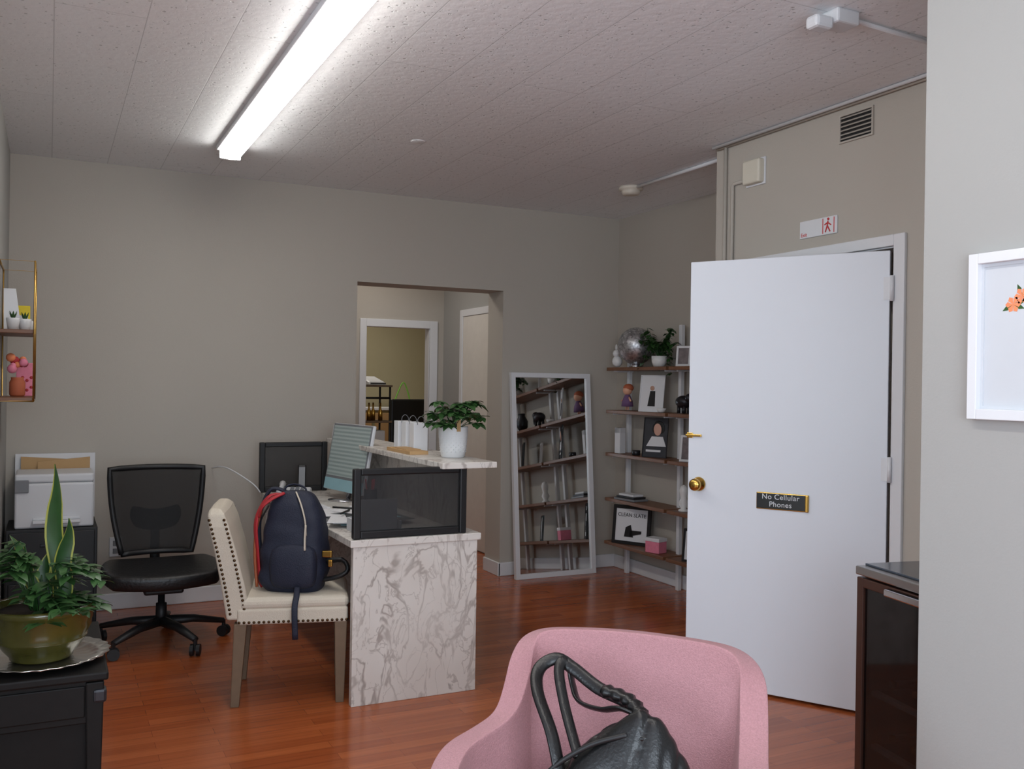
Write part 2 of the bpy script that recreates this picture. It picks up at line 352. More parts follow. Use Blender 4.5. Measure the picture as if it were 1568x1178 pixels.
vt=G('air_vent',(XE,3.115,2.628))
boxes('rim',[((-.01,-.10,-.066),(0,.10,-.058)),((-.01,-.10,.058),(0,.10,.066)),((-.01,-.10,-.058),(0,-.092,.058)),((-.01,.092,-.058),(0,.10,.058))],WALL,vt)
box('dark_cavity',(-.003,-.092,-.058),(0,.092,.058),BLACKP,vt)
V=[];F=[]
for i in range(6):
    z=-.05+i*.019; k=len(V)
    V+=[(-.004,-.09,z+.008),(-.004,.09,z+.008),(-.012,.09,z),(-.012,-.09,z)]; F.append([k,k+1,k+2,k+3])
mesh('louvres',V,F,WALL,vt,solid=.002)
ex=G('exit_sign',(XE,3.34,2.195))
box('panel',(-.008,-.12,-.042),(0,.12,.042),WHITE,ex,.003)
txt('exit_text','Exit',.026,(-.0088,.09,-.026),(0,-1,0),(0,0,1),REDT,ex)
boxes('figure_frame',[((-.0095,-.035,-.036),(-.008,-.031,.036)),((-.0095,-.105,-.036),(-.008,-.101,.036))],REDT,ex)
tubes('running_figure',[[(-.0095,-.066,.022),(-.0095,-.062,.0),(-.0095,-.05,-.03)],[(-.0095,-.062,0),(-.0095,-.08,-.03)],[(-.0095,-.064,.014),(-.0095,-.085,.0)],[(-.0095,-.064,.014),(-.0095,-.045,.005)]],.003,REDT,ex)
ball('figure_head',(-.0095,-.068,.030),.006,REDT,ex)
ol=G('wall_outlet',(.385,YB,.385))
box('plate',(-.037,-.008,-.06),(.037,0,.06),WPLAS,ol,.004); boxes('sockets',[((-.017,-.011,-.04),(.017,-.006,-.008)),((-.017,-.011,.008),(.017,-.006,.04))],GPLAS,ol,.003)

# ------------------------------------------------------------ reception desk
LZ=1.062
D=G('reception_desk',(0,0,0))
box('end_panel_front',(1.205,3.965,0),(1.80,4.0,.70),MARBLE,D,.002)
box('desktop',(1.19,3.955,.70),(1.815,5.90,.732),MARBLE,D,.003)
box('end_panel_rear',(1.22,5.86,0),(1.79,5.89,.70),MARBLE,D,.002)
box('side_panel',(1.765,4.0,0),(1.795,5.86,.70),MARBLE,D)
box('riser_panel',(1.745,4.06,.732),(1.77,5.88,LZ-.028),MARBLE,D)
box('transaction_ledge',(1.61,3.94,LZ-.028),(1.885,5.93,LZ),MARBLE,D,.003)
def dscreen(name,y,x0,x1):
    g=G(name,(0,y,.733),0,D); hgt=.31
    boxes('frame',[((x0,-.018,0),(x0+.034,.018,hgt)),((x1-.034,-.018,0),(x1,.018,hgt)),((x0+.034,-.014,hgt-.03),(x1-.034,.014,hgt)),((x0+.034,-.014,0),(x1-.034,.014,.034))],BLACKP,g,.006)
    box('mesh_panel',(x0+.03,-.003,.03),(x1-.03,.003,hgt-.022),SCREENM,g)
    return g
dscreen('privacy_screen_front',3.985,1.205,1.745)
dscreen('privacy_screen_rear',5.87,1.175,1.60)
M_=G('computer_monitor',(1.565,5.33,.733),radians(-79))
lathe('foot',[(.10,0),(.10,.006),(.03,.010),(.01,.012)],CHROME,M_,seg=28)
tube('neck',[(0,.02,.01),(0,.04,.10),(0,.03,.2)],.014,CHROME,M_)
tl=radians(10)
def tilt(x,y,z): return (x,y*cos(tl)+z*sin(tl)-.02,z*cos(tl)-y*sin(tl)+.05)
def tbox(n,a,b,m,p,bev=0):
    x0,y0,z0=a;x1,y1,z1=b
    return hexa(n,[tilt(x0,y0,z0),tilt(x1,y0,z0),tilt(x1,y1,z0),tilt(x0,y1,z0)],[tilt(x0,y0,z1),tilt(x1,y0,z1),tilt(x1,y1,z1),tilt(x0,y1,z1)],m,p,bev=bev)
tbox('casing',(-.24,0,0),(.24,.022,.40),WPLAS,M_,.005)
tbox('bezel',(-.237,-.003,.07),(.237,.001,.397),GPLAS,M_)
tbox('display',(-.225,-.005,.085),(.225,-.002,.385),MSCREEN,M_)
tbox('chin',(-.237,-.004,.003),(.237,.001,.07),mat('pale_blue_aluminium',(150,190,200),.35),M_)
kb=G('keyboard',(1.30,5.12,.734),radians(-85)); box('body',(-.2,-.06,0),(.2,.06,.012),WPLAS,kb,.004)
boxes('keys',[((-.19+i*.0255,-.05+j*.021,.012),(-.19+i*.0255+.022,-.05+j*.021+.018,.016)) for i in range(15) for j in range(5)],PAPER,kb)
pp=G('desk_papers',(0,0,.7335))
def sheet(n,cx,cy,w,l,rot,z,m,p,t=.002):
    c,s=cos(rot),sin(rot); P=[(cx+a*c-b*s,cy+a*s+b*c) for a,b in ((-w/2,-l/2),(w/2,-l/2),(w/2,l/2),(-w/2,l/2))]
    return hexa(n,[(x,y,z) for x,y in P],[(x,y,z+t) for x,y in P],m,p)
for i in range(16):
    sheet('sheet_%d'%i,random.uniform(1.32,1.55),random.uniform(4.4,4.78),.216,.28,random.uniform(-.6,.6),i*.0022,[PAPER,PAPER,GPLAS,CYAN,PAPER,PAPER,DGREY][i%7],pp)
tubes('pens',[[(1.3,4.5,.041),(1.38,4.62,.041)],[(1.45,4.45,.041),(1.5,4.60,.041)],[(1.33,4.75,.041),(1.42,4.66,.041)]],.005,BLACKP,pp)
st=G('stapler',(1.60,4.80,.733),.6); box('base',(-.02,-.07,0),(.02,.07,.01),DGREY,st,.004); hexa('arm',[(-.015,-.07,.02),(.015,-.07,.02),(.015,.07,.03),(-.015,.07,.03)],[(-.015,-.07,.035),(.015,-.07,.035),(.015,.07,.055),(-.015,.07,.055)],BLACKP,st,.005)
ltr=G('letter_tray',(1.36,4.16,.733),.0)
boxes('tray_walls',[((-.10,-.10,0),(.10,.10,.006)),((-.10,-.10,.006),(-.092,.10,.06)),((.092,-.10,.006),(.10,.10,.06)),((-.092,.092,.006),(.092,.10,.06))],WPLAS,ltr,.002)
boxes('envelopes',[((-.085,-.08+i*.03,.006),(.085,-.076+i*.03,.16-.008*i)) for i in range(5)],PAPER,ltr)
pcup=G('pen_cup',(1.62,5.02,.733)); lathe('cup',[(.032,0),(.036,.002),(.036,.095),(.032,.095),(.030,.01)],BLACKP,pcup); tubes('pens',[[(.01*a,.012*b,.02),(.022*a,.025*b,.15)] for a,b in ((1,0),(-1,1),(0,-1),(1,1))],.004,RED,pcup)
ph=G('cordless_phone',(1.40,5.70,.733),radians(-15))
box('base',(-.06,-.05,0),(.06,.06,.035),WPLAS,ph,.01)
hexa('handset',[(-.025,-.02,.03),(.025,-.02,.03),(.025,.01,.03),(-.025,.01,.03)],[(-.025,.02,.18),(.025,.02,.18),(.025,.045,.18),(-.025,.045,.18)],BLACKP,ph,bev=.008)
hexa('handset_face',[(-.018,-.0225,.05),(.018,-.0225,.05),(.018,-.018,.05),(-.018,-.018,.05)],[(-.018,.013,.165),(.018,.013,.165),(.018,.018,.165),(-.018,.018,.165)],GPLAS,ph)
dt=G('desk_phone',(1.30,5.50,.733),radians(-20))
hexa('body',[(-.10,-.09,0),(.10,-.09,0),(.10,.09,0),(-.10,.09,0)],[(-.095,-.085,.02),(.095,-.085,.02),(.095,.085,.06),(-.095,.085,.06)],WPLAS,dt,bev=.006)
boxes('phone_keys',[((-.02+i*.03,-.05+j*.03,.03+j*.007),(.0+i*.03,-.03+j*.03,.042+j*.007)) for i in range(3) for j in range(4)],GPLAS,dt)
tube('handset',[(-.07,-.075,.045),(-.07,-.03,.055),(-.07,.04,.07),(-.07,.08,.08)],[.02,.014,.014,.02],WPLAS,dt)
bn=G('box_of_tape',(1.70,5.75,LZ),.3)
hexa('body',[(-.08,-.07,0),(.08,-.07,0),(.08,.07,0),(-.08,.07,0)],[(-.07,-.06,.06),(.07,-.06,.045),(.07,.06,.09),(-.07,.06,.10)],WPLAS,bn,bev=.01)
box('label',(-.05,-.072,.01),(.05,-.066,.035),GPLAS,bn)
gb=G('paper_gift_bags',(0,0,LZ))
for i in range(3):
    y=4.98-i*.125; x=1.79
    hexa('bag_%d'%i,[(x-.04,y-.035,0),(x+.04,y-.035,0),(x+.04,y+.035,0),(x-.04,y+.035,0)],[(x-.04,y-.034,.15),(x+.04,y-.034,.15),(x+.04,y+.034,.15),(x-.04,y+.034,.15)],PAPER,gb,bev=.002)
    tube('handle_%d'%i,spl([(x-.02,y-.036,.14),(x-.018,y-.036,.17),(x,y-.036,.185),(x+.018,y-.036,.17),(x+.02,y-.036,.14)],12),.0018,GPLAS,gb,6)
kx=G('kraft_box',(1.675,4.62,LZ),.0)
box('body',(-.04,-.18,0),(.06,.18,.018),KRAFT,kx,.002); box('lid_flap',(-.03,-.10,.018),(.05,.12,.022),KRAFT,kx)
P1=G('potted_plant',(1.79,4.25,LZ))
lathe('pot',[(.052,0),(.058,.004),(.066,.05),(.071,.10),(.073,.145),(.073,.152),(.066,.152),(.064,.13),(.001,.128)],CERW,P1,seg=48)
V=[];F=[]
for i in range(9):
    z=.03+i*.011
    for j in range(18):
        a=2*pi*(j+.5*(i%2))/18; r=.0625+z*.068
        c=Vector((r*cos(a),r*sin(a),z)); k=len(V); s=.0035
        V+=[c+Vector((-sin(a)*s,cos(a)*s,0)),c+Vector((0,0,s)),c-Vector((-sin(a)*s,cos(a)*s,0)),c-Vector((0,0,s)),c+Vector((cos(a),sin(a),0))*s*.8]
        F+=[[k,k+1,k+4],[k+1,k+2,k+4],[k+2,k+3,k+4],[k+3,k,k+4]]
mesh('pot_dimples',V,F,CERW,P1)
V=[];F=[];SV=[];SF=[]
for i in range(36):
    a=random.uniform(0,2*pi); el=random.uniform(-.15,1.1); r=random.uniform(.07,.15)
    tip=Vector((cos(a)*r*cos(el)*1.15,sin(a)*r*cos(el)*1.15,.18+r*sin(el)*.85))
    tubevf([(0,0,.12),tip*.55+Vector((0,0,.07)),tip],.002,SV,SF,5)
    for j in range(6):
        b=a+(j-2.5)*.85; leafvf(tip,(cos(b),sin(b),random.uniform(-.45,.4)),random.uniform(.04,.066),random.uniform(.034,.048),.3,V,F)
mesh('leaves',V,F,LEAF,P1,smooth=True); mesh('stems',SV,SF,LEAFD,P1,smooth=True)
box('plant_tag',(-.012,-.075,.13),(.008,-.073,.19),KRAFT,P1)

# ------------------------------------------------------------ office chair
O=G('office_chair',(.56,5.34,0),.0)
V=[];F=[]
R5=.335
for i in range(5):
    a=radians(-66+72*i); e=Vector((cos(a)*R5,sin(a)*R5,.085))
    tubevf([(0,0,.125),(e.x*.5,e.y*.5,.118),e],[.036,.027,.018],V,F,8,.8)
mesh('star_base',V,F,BLACKP,O,smooth=True)
V=[];F=[]
for i in range(5):
    a=radians(-66+72*i); ex_,ey_=cos(a)*R5,sin(a)*R5; b=a+.8
    for s in (-.016,.016):
        cx,cy=ex_+cos(b)*s,ey_+sin(b)*s
        tubevf([(cx-cos(b)*.009,cy-sin(b)*.009,.031),(cx+cos(b)*.009,cy+sin(b)*.009,.031)],.030,V,F,16)
    tubevf([(ex_,ey_,.03),(ex_,ey_,.09)],.010,V,F,8)
mesh('casters',V,F,BLACKP,O,smooth=False)
tube('gas_lift',[(0,0,.1),(0,0,.22),(0,0,.221),(0,0,.31)],[.03,.028,.018,.018],BLACKP,O,14)
box('tilt_mechanism',(-.10,-.13,.29),(.10,.13,.335),BLACKP,O,.012)
V=[];F=[]
nx=10
for i in range(nx+1):
    for j in range(nx+1):
        x=-1+2*i/nx;y=-1+2*j/nx
        xx=x*sqrt(1-y*y*.28);yy=y*sqrt(1-x*x*.28)
        V.append((xx*.305,yy*.27-.0,.388-.018*y*y*(1 if y<0 else .2)-.0+.012*x*x))
for i in range(nx):
    for j in range(nx): k=i*(nx+1)+j; F.append([k,k+nx+1,k+nx+2,k+1])
mesh('seat_cushion',V,F,SEATL,O,solid=.08,soff=0,bev=.02,sub=1)
def bk(u,v):
    w=.185+.065*v+.015*sin(v*pi); x=u*w
    y=.30+.05*v-.05*(u*u)+.02*sin(v*pi); z=.45+.475*v-(.006*u*u*v)
    return Vector((x,y,z))
V=[];F=[]
for i in range(13):
    for j in range(13): V.append(bk(-1+2*i/12,j/12))
for i in range(12):
    for j in range(12): k=i*13+j; F.append([k,k+13,k+14,k+1])
mesh('mesh_back',V,F,BLACKM,O,smooth=True,solid=.004)
loop=[bk(-1+2*i/10,0) for i in range(11)]+[bk(1,j/10) for j in range(1,11)]+[bk(1-2*i/10,1) for i in range(1,11)]+[bk(-1,1-j/10) for j in range(1,11)]
tube('back_frame',loop,.016,BLACKP,O,8)
V=[];F=[]
for i in range(9):
    for j in range(5):
        u=-1+2*i/8; v=-1+2*j/4; q=bk(u*.62*(1-.15*v*v),.36+.13*v+.06*u*u); V.append(q+Vector((0,.025,0)))
for i in range(8):
    for j in range(4): k=i*5+j; F.append([k,k+5,k+6,k+1])
mesh('lumbar_pad',V,F,BLACKP,O,solid=.015,sub=1)
tube('back_bracket',[(0,.08,.31),(0,.27,.30),(0,.37,.36),(0,.38,.55),(0,.37,.64)],[.03,.03,.028,.024,.02],BLACKP,O,8,.5)

# ------------------------------------------------------------ cream side chair + backpack
Cc=G('upholstered_side_chair',(1.025,4.31,0),radians(-15))
def pil(n,a,b,m,p,bev,sub=0): return box(n,a,b,m,p,bev,segs=4)
pil('seat_apron',(-.23,-.225,.36),(.245,.225,.43),CREAM,Cc,.012)
pil('seat_cushion',(-.225,-.225,.42),(.25,.225,.478),CREAM,Cc,.028)
def backrow(z):
    t=(z-.40)/.46; return -.225-.075*t-.03*t*t
sec=[(.38),(.53),(.68),(.79),(.845),(.866)]
V=[];F=[]
for i,z in enumerate(sec):
    x=backrow(z); w=[.215,.222,.228,.228,.215,.18][i]; th=[.052,.050,.046,.042,.035,.02][i]
    V+=[(x-th,-w,z),(x+th,-w,z),(x+th+.006,0,z),(x+th,w,z),(x-th,w,z),(x-th-.004,0,z)]
for i in range(len(sec)-1):
    for j in range(6): F.append([i*6+j,i*6+(j+1)%6,(i+1)*6+(j+1)%6,(i+1)*6+j])
F.append([0,1,2,3,4,5]); F.append([30+j for j in range(6)])
mesh('back_rest',V,F,CREAM,Cc,bev=.018,segs=3)
V=[];F=[]
def nail(q,nr):
    q=Vector(q);nr=Vector(nr).normalized(); s=nr.cross(Vector((0,0,1))).normalized(); u=s.cross(nr); k=len(V)
    for rr,hh_ in ((.0066,0),(.0048,.003)):
        for j in range(8): a=2*pi*j/8; V.append(q+s*cos(a)*rr+u*sin(a)*rr+nr*hh_)
    V.append(q+nr*.0042)
    for j in range(8):
        F.append([k+j,k+(j+1)%8,k+8+(j+1)%8,k+8+j]); F.append([k+8+j,k+8+(j+1)%8,k+16])
for sy in (-1,1):
    for i in range(23):
        x=-.22+.46*i/22; nail((x,sy*.2255,.372),(0,sy,0))
    for i in range(22):
        z=.41+.41*i/21; x=backrow(z); w=.2285 if z>.6 else .217+.012*(z-.4)/.2
        nail((x-.032,sy*w,z),(0,sy,0)); nail((x+.030,sy*w,z),(0,sy,0))
for i in range(22): nail((.2455,-.215+.43*i/21,.372),(1,0,0))
mesh('nailheads',V,F,NAIL,Cc,smooth=True)
for k,(x,y,dx) in enumerate(((.215,-.195,.0),(.215,.195,.0),(-.215,-.195,-.02),(-.215,.195,-.02))):
    s=.027;e=.018
    hexa('leg_%d'%k,[(x+dx-e,y-e,0),(x+dx+e,y-e,0),(x+dx+e,y+e,0),(x+dx-e,y+e,0)],[(x-s,y-s,.365),(x+s,y-s,.365),(x+s,y+s,.365),(x-s,y+s,.365)],GREYWD,Cc,bev=.003)
B=G('backpack',(1.02,4.26,.474),radians(-30))
V=[];F=[]
lv=[(0,.12,.085),(.03,.142,.105),(.10,.150,.112),(.20,.146,.105),(.30,.136,.095),(.38,.114,.078),(.43,.085,.052),(.452,.05,.03)]
seg=28
NL=26
for i in range(NL+1):
    z,rx,ry=cr(lv,i/NL)
    for j in range(seg):
        a=2*pi*j/seg; c,s=cos(a),sin(a); e=.62
        x=rx*math.copysign(abs(c)**e,c); y=ry*math.copysign(abs(s)**e,s)
        w=noise.noise(Vector((x*8,y*8,z*14)))*.10+noise.noise(Vector((x*18,y*18,z*30)))*.07
        V.append((x*(1+w),y*(1+w)+.04*z,z+w*.06*(1 if i else 0)))
for i in range(NL):
    for j in range(seg): F.append([i*seg+j,i*seg+(j+1)%seg,(i+1)*seg+(j+1)%seg,(i+1)*seg+j])
F.append(list(range(seg))[::-1]); F.append([NL*seg+j for j in range(seg)])
mesh('body',V,F,NAVY,B,sub=1)
V=[];F=[]
lv2=[(.02,.09,.03),(.06,.108,.045),(.17,.11,.045),(.225,.09,.025)]
for z,rx,ry in lv2:
    for j in range(16):
        a=2*pi*j/16; c,s=cos(a),sin(a); V.append((.02+rx*math.copysign(abs(c)**.6,c),-.09+ry*math.copysign(abs(s)**.6,s),z))
for i in range(3):
    for j in range(16): F.append([i*16+j,i*16+(j+1)%16,(i+1)*16+(j+1)%16,(i+1)*16+j])
F.append(list(range(16))[::-1]); F.append([48+j for j in range(16)])
mesh('front_pocket',V,F,NAVY,B,sub=2)
tube('zip_line',spl([(.075,-.088,.26),(.07,-.092,.33),(.045,-.074,.40),(.01,-.03,.448)],16),.006,CREAM,B,6,.6)
tube('zip_pocket',spl([(.08,-.122,.20),(.078,-.116,.25),(.078,-.106,.31)],10),.009,CREAM,B,6,.5)
tube('haul_loop',spl([(-.06,.03,.42),(-.06,.04,.46),(-.02,.045,.475),(.03,.04,.46),(.04,.03,.43)],14),.009,NAVY,B,8,.5)
tube('shoulder_strap',spl([(-.07,.03,.43),(-.12,.0,.425),(-.155,-.03,.37),(-.165,-.06,.30),(-.16,-.05,.18),(-.155,-.03,.05),(-.14,-.03,.015)],20),.019,RED,B,8,.35)
tube('grab_strap',spl([(-.05,-.02,.44),(-.09,-.055,.42),(-.13,-.08,.385),(-.15,-.06,.34)],12),.016,RED,B,8,.4)
tube('strap_padding',spl([(-.05,.07,.43),(-.13,.06,.45),(-.175,.05,.36),(-.18,.04,.22),(-.14,.03,.04)],20),.022,NAVY,B,8,.4)
tube('leather_trim',spl([(-.155,-.06,.02),(-.168,-.055,.15),(-.168,-.045,.27),(-.15,-.03,.36)],14),.007,TAN,B,6)
tube('hanging_strap',spl([(.05,-.13,.04),(.06,-.17,.01),(.065,-.215,-.04),(.07,-.215,-.17)],12),.013,NAVY,B,8,.25)
boxes('buckle',[((.14,-.06,.16),(.185,-.04,.19)),((.17,-.07,.12),(.19,-.05,.15))],BRASS,B,.004)
tube('side_pouch_loop',spl([(.13,-.02,.05),(.21,-.03,.07),(.25,-.02,.10),(.22,0,.14),(.14,0,.13)],12),.018,BLACKP,B,8,.6)

# ------------------------------------------------------------ mirror
mr=G('leaning_mirror',(3.41,6.085,0))
ang=math.atan2(.135,1.52)
def mq(x,z,o): return (x,z*sin(ang)-o*cos(ang)+0,z*cos(ang)+.001)
def mbox(n,x0,x1,z0,z1,o0,o1,m):
    return hexa(n,[mq(x0,z0,o1),mq(x1,z0,o1),mq(x1,z0,o0),mq(x0,z0,o0)],[mq(x0,z1,o1),mq(x1,z1,o1),mq(x1,z1,o0),mq(x0,z1,o0)],m,mr)
mbox('frame_left',-.34,-.305,0,1.52,-.015,.02,WHITE); mbox('frame_right',.305,.34,0,1.52,-.015,.02,WHITE)
mbox('frame_bottom',-.305,.305,0,.035,-.015,.02,WHITE); mbox('frame_top',-.305,.305,1.485,1.52,-.015,.02,WHITE)
mbox('glass',-.305,.305,.035,1.485,-.006,.004,MIRROR)

# ------------------------------------------------------------ ladder shelves
ZT=[.253,.58,.92,1.243,1.565]
def shelf(name,y0,y1):
    g=G(name,(0,0,0))
    L=[]
    for y in (y0+.05,y1-.06):
        L.append(((3.955,y-.016,0),(3.985,y+.016,1.86)))
    boxes('uprights',L,WHITE,g,.003)
    L=[]
    for y in (y0+.05,y1-.06):
        for z in ZT: L.append(((3.83,y-.008,z-.035),(4.00,y+.008,z-.025)))
    boxes('brackets',L,WHITE,g)
    for i,z in enumerate(ZT): box('plank_%d'%i,(3.80,y0,z-.025),(4.008,y1,z),SHELFW,g,.003)
    return g
shelf('ladder_bookshelf',5.28,6.04)
shelf('ladder_bookshelf',4.49,5.25)
def frame(name,c,w,hh,az,tiltb,fm,im,bw=.015,t=.018,label=None):
    g=G(name,c,az)
    tt=tiltb
    def q(x,z,o): return (x,z*sin(tt)+o*cos(tt),z*cos(tt))
    def b(n,x0,x1,z0,z1,o0,o1,m): return hexa(n,[q(x0,z0,o0),q(x1,z0,o0),q(x1,z0,o1),q(x0,z0,o1)],[q(x0,z1,o0),q(x1,z1,o0),q(x1,z1,o1),q(x0,z1,o1)],m,g)
    b('left',-w/2,-w/2+bw,0,hh,0,t,fm);b('right',w/2-bw,w/2,0,hh,0,t,fm);b('base',-w/2+bw,w/2-bw,0,bw,0,t,fm);b('top',-w/2+bw,w/2-bw,hh-bw,hh,0,t,fm)
    b('picture',-w/2+bw,w/2-bw,bw,hh-bw,.006,.012,im)
    return g,q
AZ=radians(-66)
bl=G('disco_ball',(3.865,5.74,1.566)); ball('sphere',(0,0,.155),.137,DISCO,bl,seg=40); lathe('stand',[(.05,0),(.05,.006),(.04,.02),(.035,.026),(.03,.005)],CHROME,bl)
def potplant(name,c,n,r,trail,seed):
    random.seed(seed); g=G(name,c)
    lathe('pot',[(.04,0),(.052,.03),(.056,.075),(.05,.075),(.045,.06),(.001,.06)],CERW,g)
    V=[];F=[];SV=[];SF=[]
    for i in range(n):
        a=random.uniform(0,2*pi); rr=random.uniform(.4,1)*r; zt=random.uniform(-trail,.2)
        ax,ay=cos(a)*rr,sin(a)*rr*1.2; ax=min(ax,.05)
        mid=Vector((ax*.6,ay*.6,.14+.04*random.random())); tip=Vector((ax,ay,.07+zt))
        pts=spl([Vector((0,0,.06)),mid,tip],8); tubevf(pts,.0018,SV,SF,5)
        for q in pts[3:]:
            for _ in range(2):
                b=random.uniform(0,2*pi); leafvf(q,(cos(b),sin(b),random.uniform(-.6,.5)),random.uniform(.032,.056),random.uniform(.028,.040),.3,V,F,4)
    mesh('leaves',V,F,LEAF,g,smooth=True); mesh('vines',SV,SF,LEAFD,g,smooth=True); return g
potplant('pothos_plant',(3.865,5.45,1.566),30,.14,.12,3)
potplant('ivy_plant',(3.865,4.75,1.566),16,.13,.06,5)
fg=G('rabbit_figurine',(3.85,5.97,1.566)); ball('body',(0,0,.045),.04,CERW,fg,(1,1,1.1)); ball('head',(-.01,0,.105),.028,CERW,fg); ball('ear_left',(0,-.013,.15),.026,CERW,fg,(.35,.3,1)); ball('ear_right',(0,.015,.15),.026,CERW,fg,(.35,.3,1))
frame('photo_frame',(3.86,5.17,1.566),.11,.14,AZ,.1,WHITE,PHOTO)
SK=mat('doll_skin',(222,168,140),.6)
dl=G('doll_figurine',(3.86,5.84,1.244))
ball('head',(0,0,.15),.036,SK,dl); ball('hair',(.008,0,.168),.04,TERRA,dl,(1,1,.8)); lathe('dress',[(.045,.03),(.04,.07),(.022,.11),(.01,.125)],mat('purple_cloth',(110,80,120),.7),dl)
tubes('limbs',[[(0,-.02,.10),(-.01,-.06,.07)],[(0,.02,.10),(-.01,.06,.07)],[(0,-.012,.04),(0,-.014,0.004)],[(0,.012,.04),(0,.014,0.004)]],.007,SK,dl)
fr1,q=frame('portrait_print',(3.85,5.53,1.244),.20,.265,AZ,.13,PAPER,PAPER,.006,.008)
hexa('portrait_figure',[q(-.03,.04,.003),q(.03,.04,.003),q(.03,.04,.006),q(-.03,.04,.006)],[q(-.015,.15,.003),q(.025,.15,.003),q(.025,.15,.006),q(-.015,.15,.006)],BLACKP,fr1)
ball('portrait_head',q(.0,.17,.004),.018,mat('skin_print',(190,150,130),.6),fr1,(1,.2,1))
sb=G('small_bowl',(3.84,5.38,1.244)); lathe('bowl',[(.015,0),(.025,.005),(.035,.03),(.031,.03),(.02,.01),(.001,.008)],CERW,sb)
fe=G('elephant_figurine',(3.86,5.15,1.244)); ball('body',(0,0,.08),.055,DGREY,fe,(1,1.2,.8)); ball('head',(0,-.06,.105),.032,DGREY,fe); tubes('legs',[[(x,y,.05),(x,y,.002)] for x in (-.02,.02) for y in (-.03,.03)],.012,DGREY,fe); tube('trunk',spl([(0,-.08,.10),(0,-.10,.07),(0,-.095,.03)],8),.008,DGREY,fe)
bx=G('lotion_box',(3.86,5.93,.921),.2); box('carton',(-.03,-.028,0),(.03,.028,.19),PAPER,bx,.002); box('cap',(-.03,-.0285,.15),(.03,.0285,.19),WPLAS,bx,.002)
fr2,q=frame('magazine',(3.85,5.48,.921),.20,.285,AZ,.12,DGREY,mat('magazine_cover',(60,62,68),.35,var=.3,scale=15),.004,.006)
ball('cover_hair',q(.02,.20,.0055),.058,BLACKP,fr2,(.9,.07,1.1)); ball('cover_face',q(.015,.20,.001),.040,mat('skin_cover',(214,168,150),.6),fr2,(.8,.1,1.1))
hexa('cover_shirt',[q(-.07,.08,.003),q(.09,.08,.003),q(.09,.08,.006),q(-.07,.08,.006)],[q(-.03,.15,.003),q(.06,.15,.003),q(.06,.15,.006),q(-.03,.15,.006)],PAPER,fr2)
hexa('cover_text',[q(-.07,.04,.002),q(.05,.04,.002),q(.05,.04,.005),q(-.07,.04,.005)],[q(-.07,.055,.002),q(.05,.055,.002),q(.05,.055,.005),q(-.07,.055,.005)],PAPER,fr2)
ct=G('candle_tin',(3.85,5.70,.921)); lathe('tin',[(.025,0),(.03,.003),(.03,.035),(.026,.037),(.02,.032)],DGREY,ct)
fr3,_=frame('photo_frame',(3.86,5.10,.921),.13,.18,AZ,.12,WHITE,PHOTO)
bk2=G('stack_of_books',(3.88,5.80,.581),.1)
for i,(m_,w) in enumerate(((GPLAS,.07),(DGREY,.06),(PAPER,.05))): box('book_%d'%i,(-w,-w*1.7,i*.016),(w*.9,w*1.7,i*.016+.015),m_,bk2,.002)
hd=G('bust_figurine',(3.87,5.15,.581)); lathe('bust',[(.035,0),(.035,.01),(.018,.02),(.035,.055),(.022,.085),(.026,.115),(.032,.14),(.022,.17),(.004,.18)],CERW,hd)
fr4,q=frame('clean_slate_sign',(3.86,5.78,.254),.31,.285,radians(-62),.11,BLACKP,PAPER,.024,.02)
a_,b_=Vector(q(0,.18,.004)),Vector(q(0,.19,.004))
txt('title','CLEAN SLATE',.038,q(0,.215,.0035),(1,0,0),b_-a_,DGREY,fr4)
hexa('pointing_hand',[q(-.055,.055,.002),q(.02,.055,.002),q(.02,.055,.0055),q(-.055,.055,.0055)],[q(-.045,.125,.002),q(-.005,.145,.002),q(-.005,.145,.0055),q(-.045,.125,.0055)],BLACKP,fr4)
hexa('pointing_finger',[q(-.01,.06,.002),q(.085,.085,.002),q(.085,.085,.0055),q(-.01,.06,.0055)],[q(-.01,.105,.002),q(.085,.105,.002),q(.085,.105,.0055),q(-.01,.105,.0055)],BLACKP,fr4)
pk=G('pink_box',(3.86,5.45,.254),.3); box('box',(-.045,-.06,0),(.045,.06,.10),PINK,pk,.003); box('lid',(-.048,-.063,.08),(.048,.063,.104),PAPER,pk,.002)
fr5,_=frame('photo_frame',(3.86,5.02,.254),.18,.22,AZ,.12,BLACKP,PAPER)
fr6,_=frame('photo_frame',(3.86,4.75,.921),.18,.22,AZ,.12,BLACKP,PHOTO)
vs=G('dark_vase',(3.87,4.8,1.244)); lathe('vase',[(.03,0),(.05,.04),(.055,.09),(.03,.14),(.035,.16),(.028,.16),(.02,.14)],DGREY,vs)

# ------------------------------------------------------------ pink chair + handbag
PC=G('pink_tub_armchair',(1.135,1.785,0),radians(-44.5))
left=[(-.30,-.29,.52),(-.325,-.19,.545),(-.345,-.10,.565),(-.345,-.02,.58),(-.315,.06,.592),(-.280,.13,.62),(-.268,.185,.695),(-.262,.225,.758),(-.230,.262,.79),(-.13,.288,.797),(0,.295,.80)]
right=[(.15,.288,.797),(.255,.262,.79),(.302,.225,.757),(.312,.18,.695),(.316,.13,.635),(.320,.06,.60),(.327,-.02,.585),(.330,-.10,.565),(.322,-.20,.545),(.298,-.29,.52)]
rim=left+right
rb=[(x*.80,y*.62-.02 if y>0 else y*.92-.01,.30) for x,y,z in rim]
NU,NV=60,7
V=[];F=[]
for i in range(NU+1):
    a=cr(rim,i/NU); b=cr(rb,i/NU)
    for j in range(NV+1):
        t=j/NV; q=a.lerp(b,t); w=sin(pi*t)*.018; dxy=Vector((q.x,q.y,0)); 
        if dxy.length>0: q+=dxy.normalized()*w
        V.append(q)
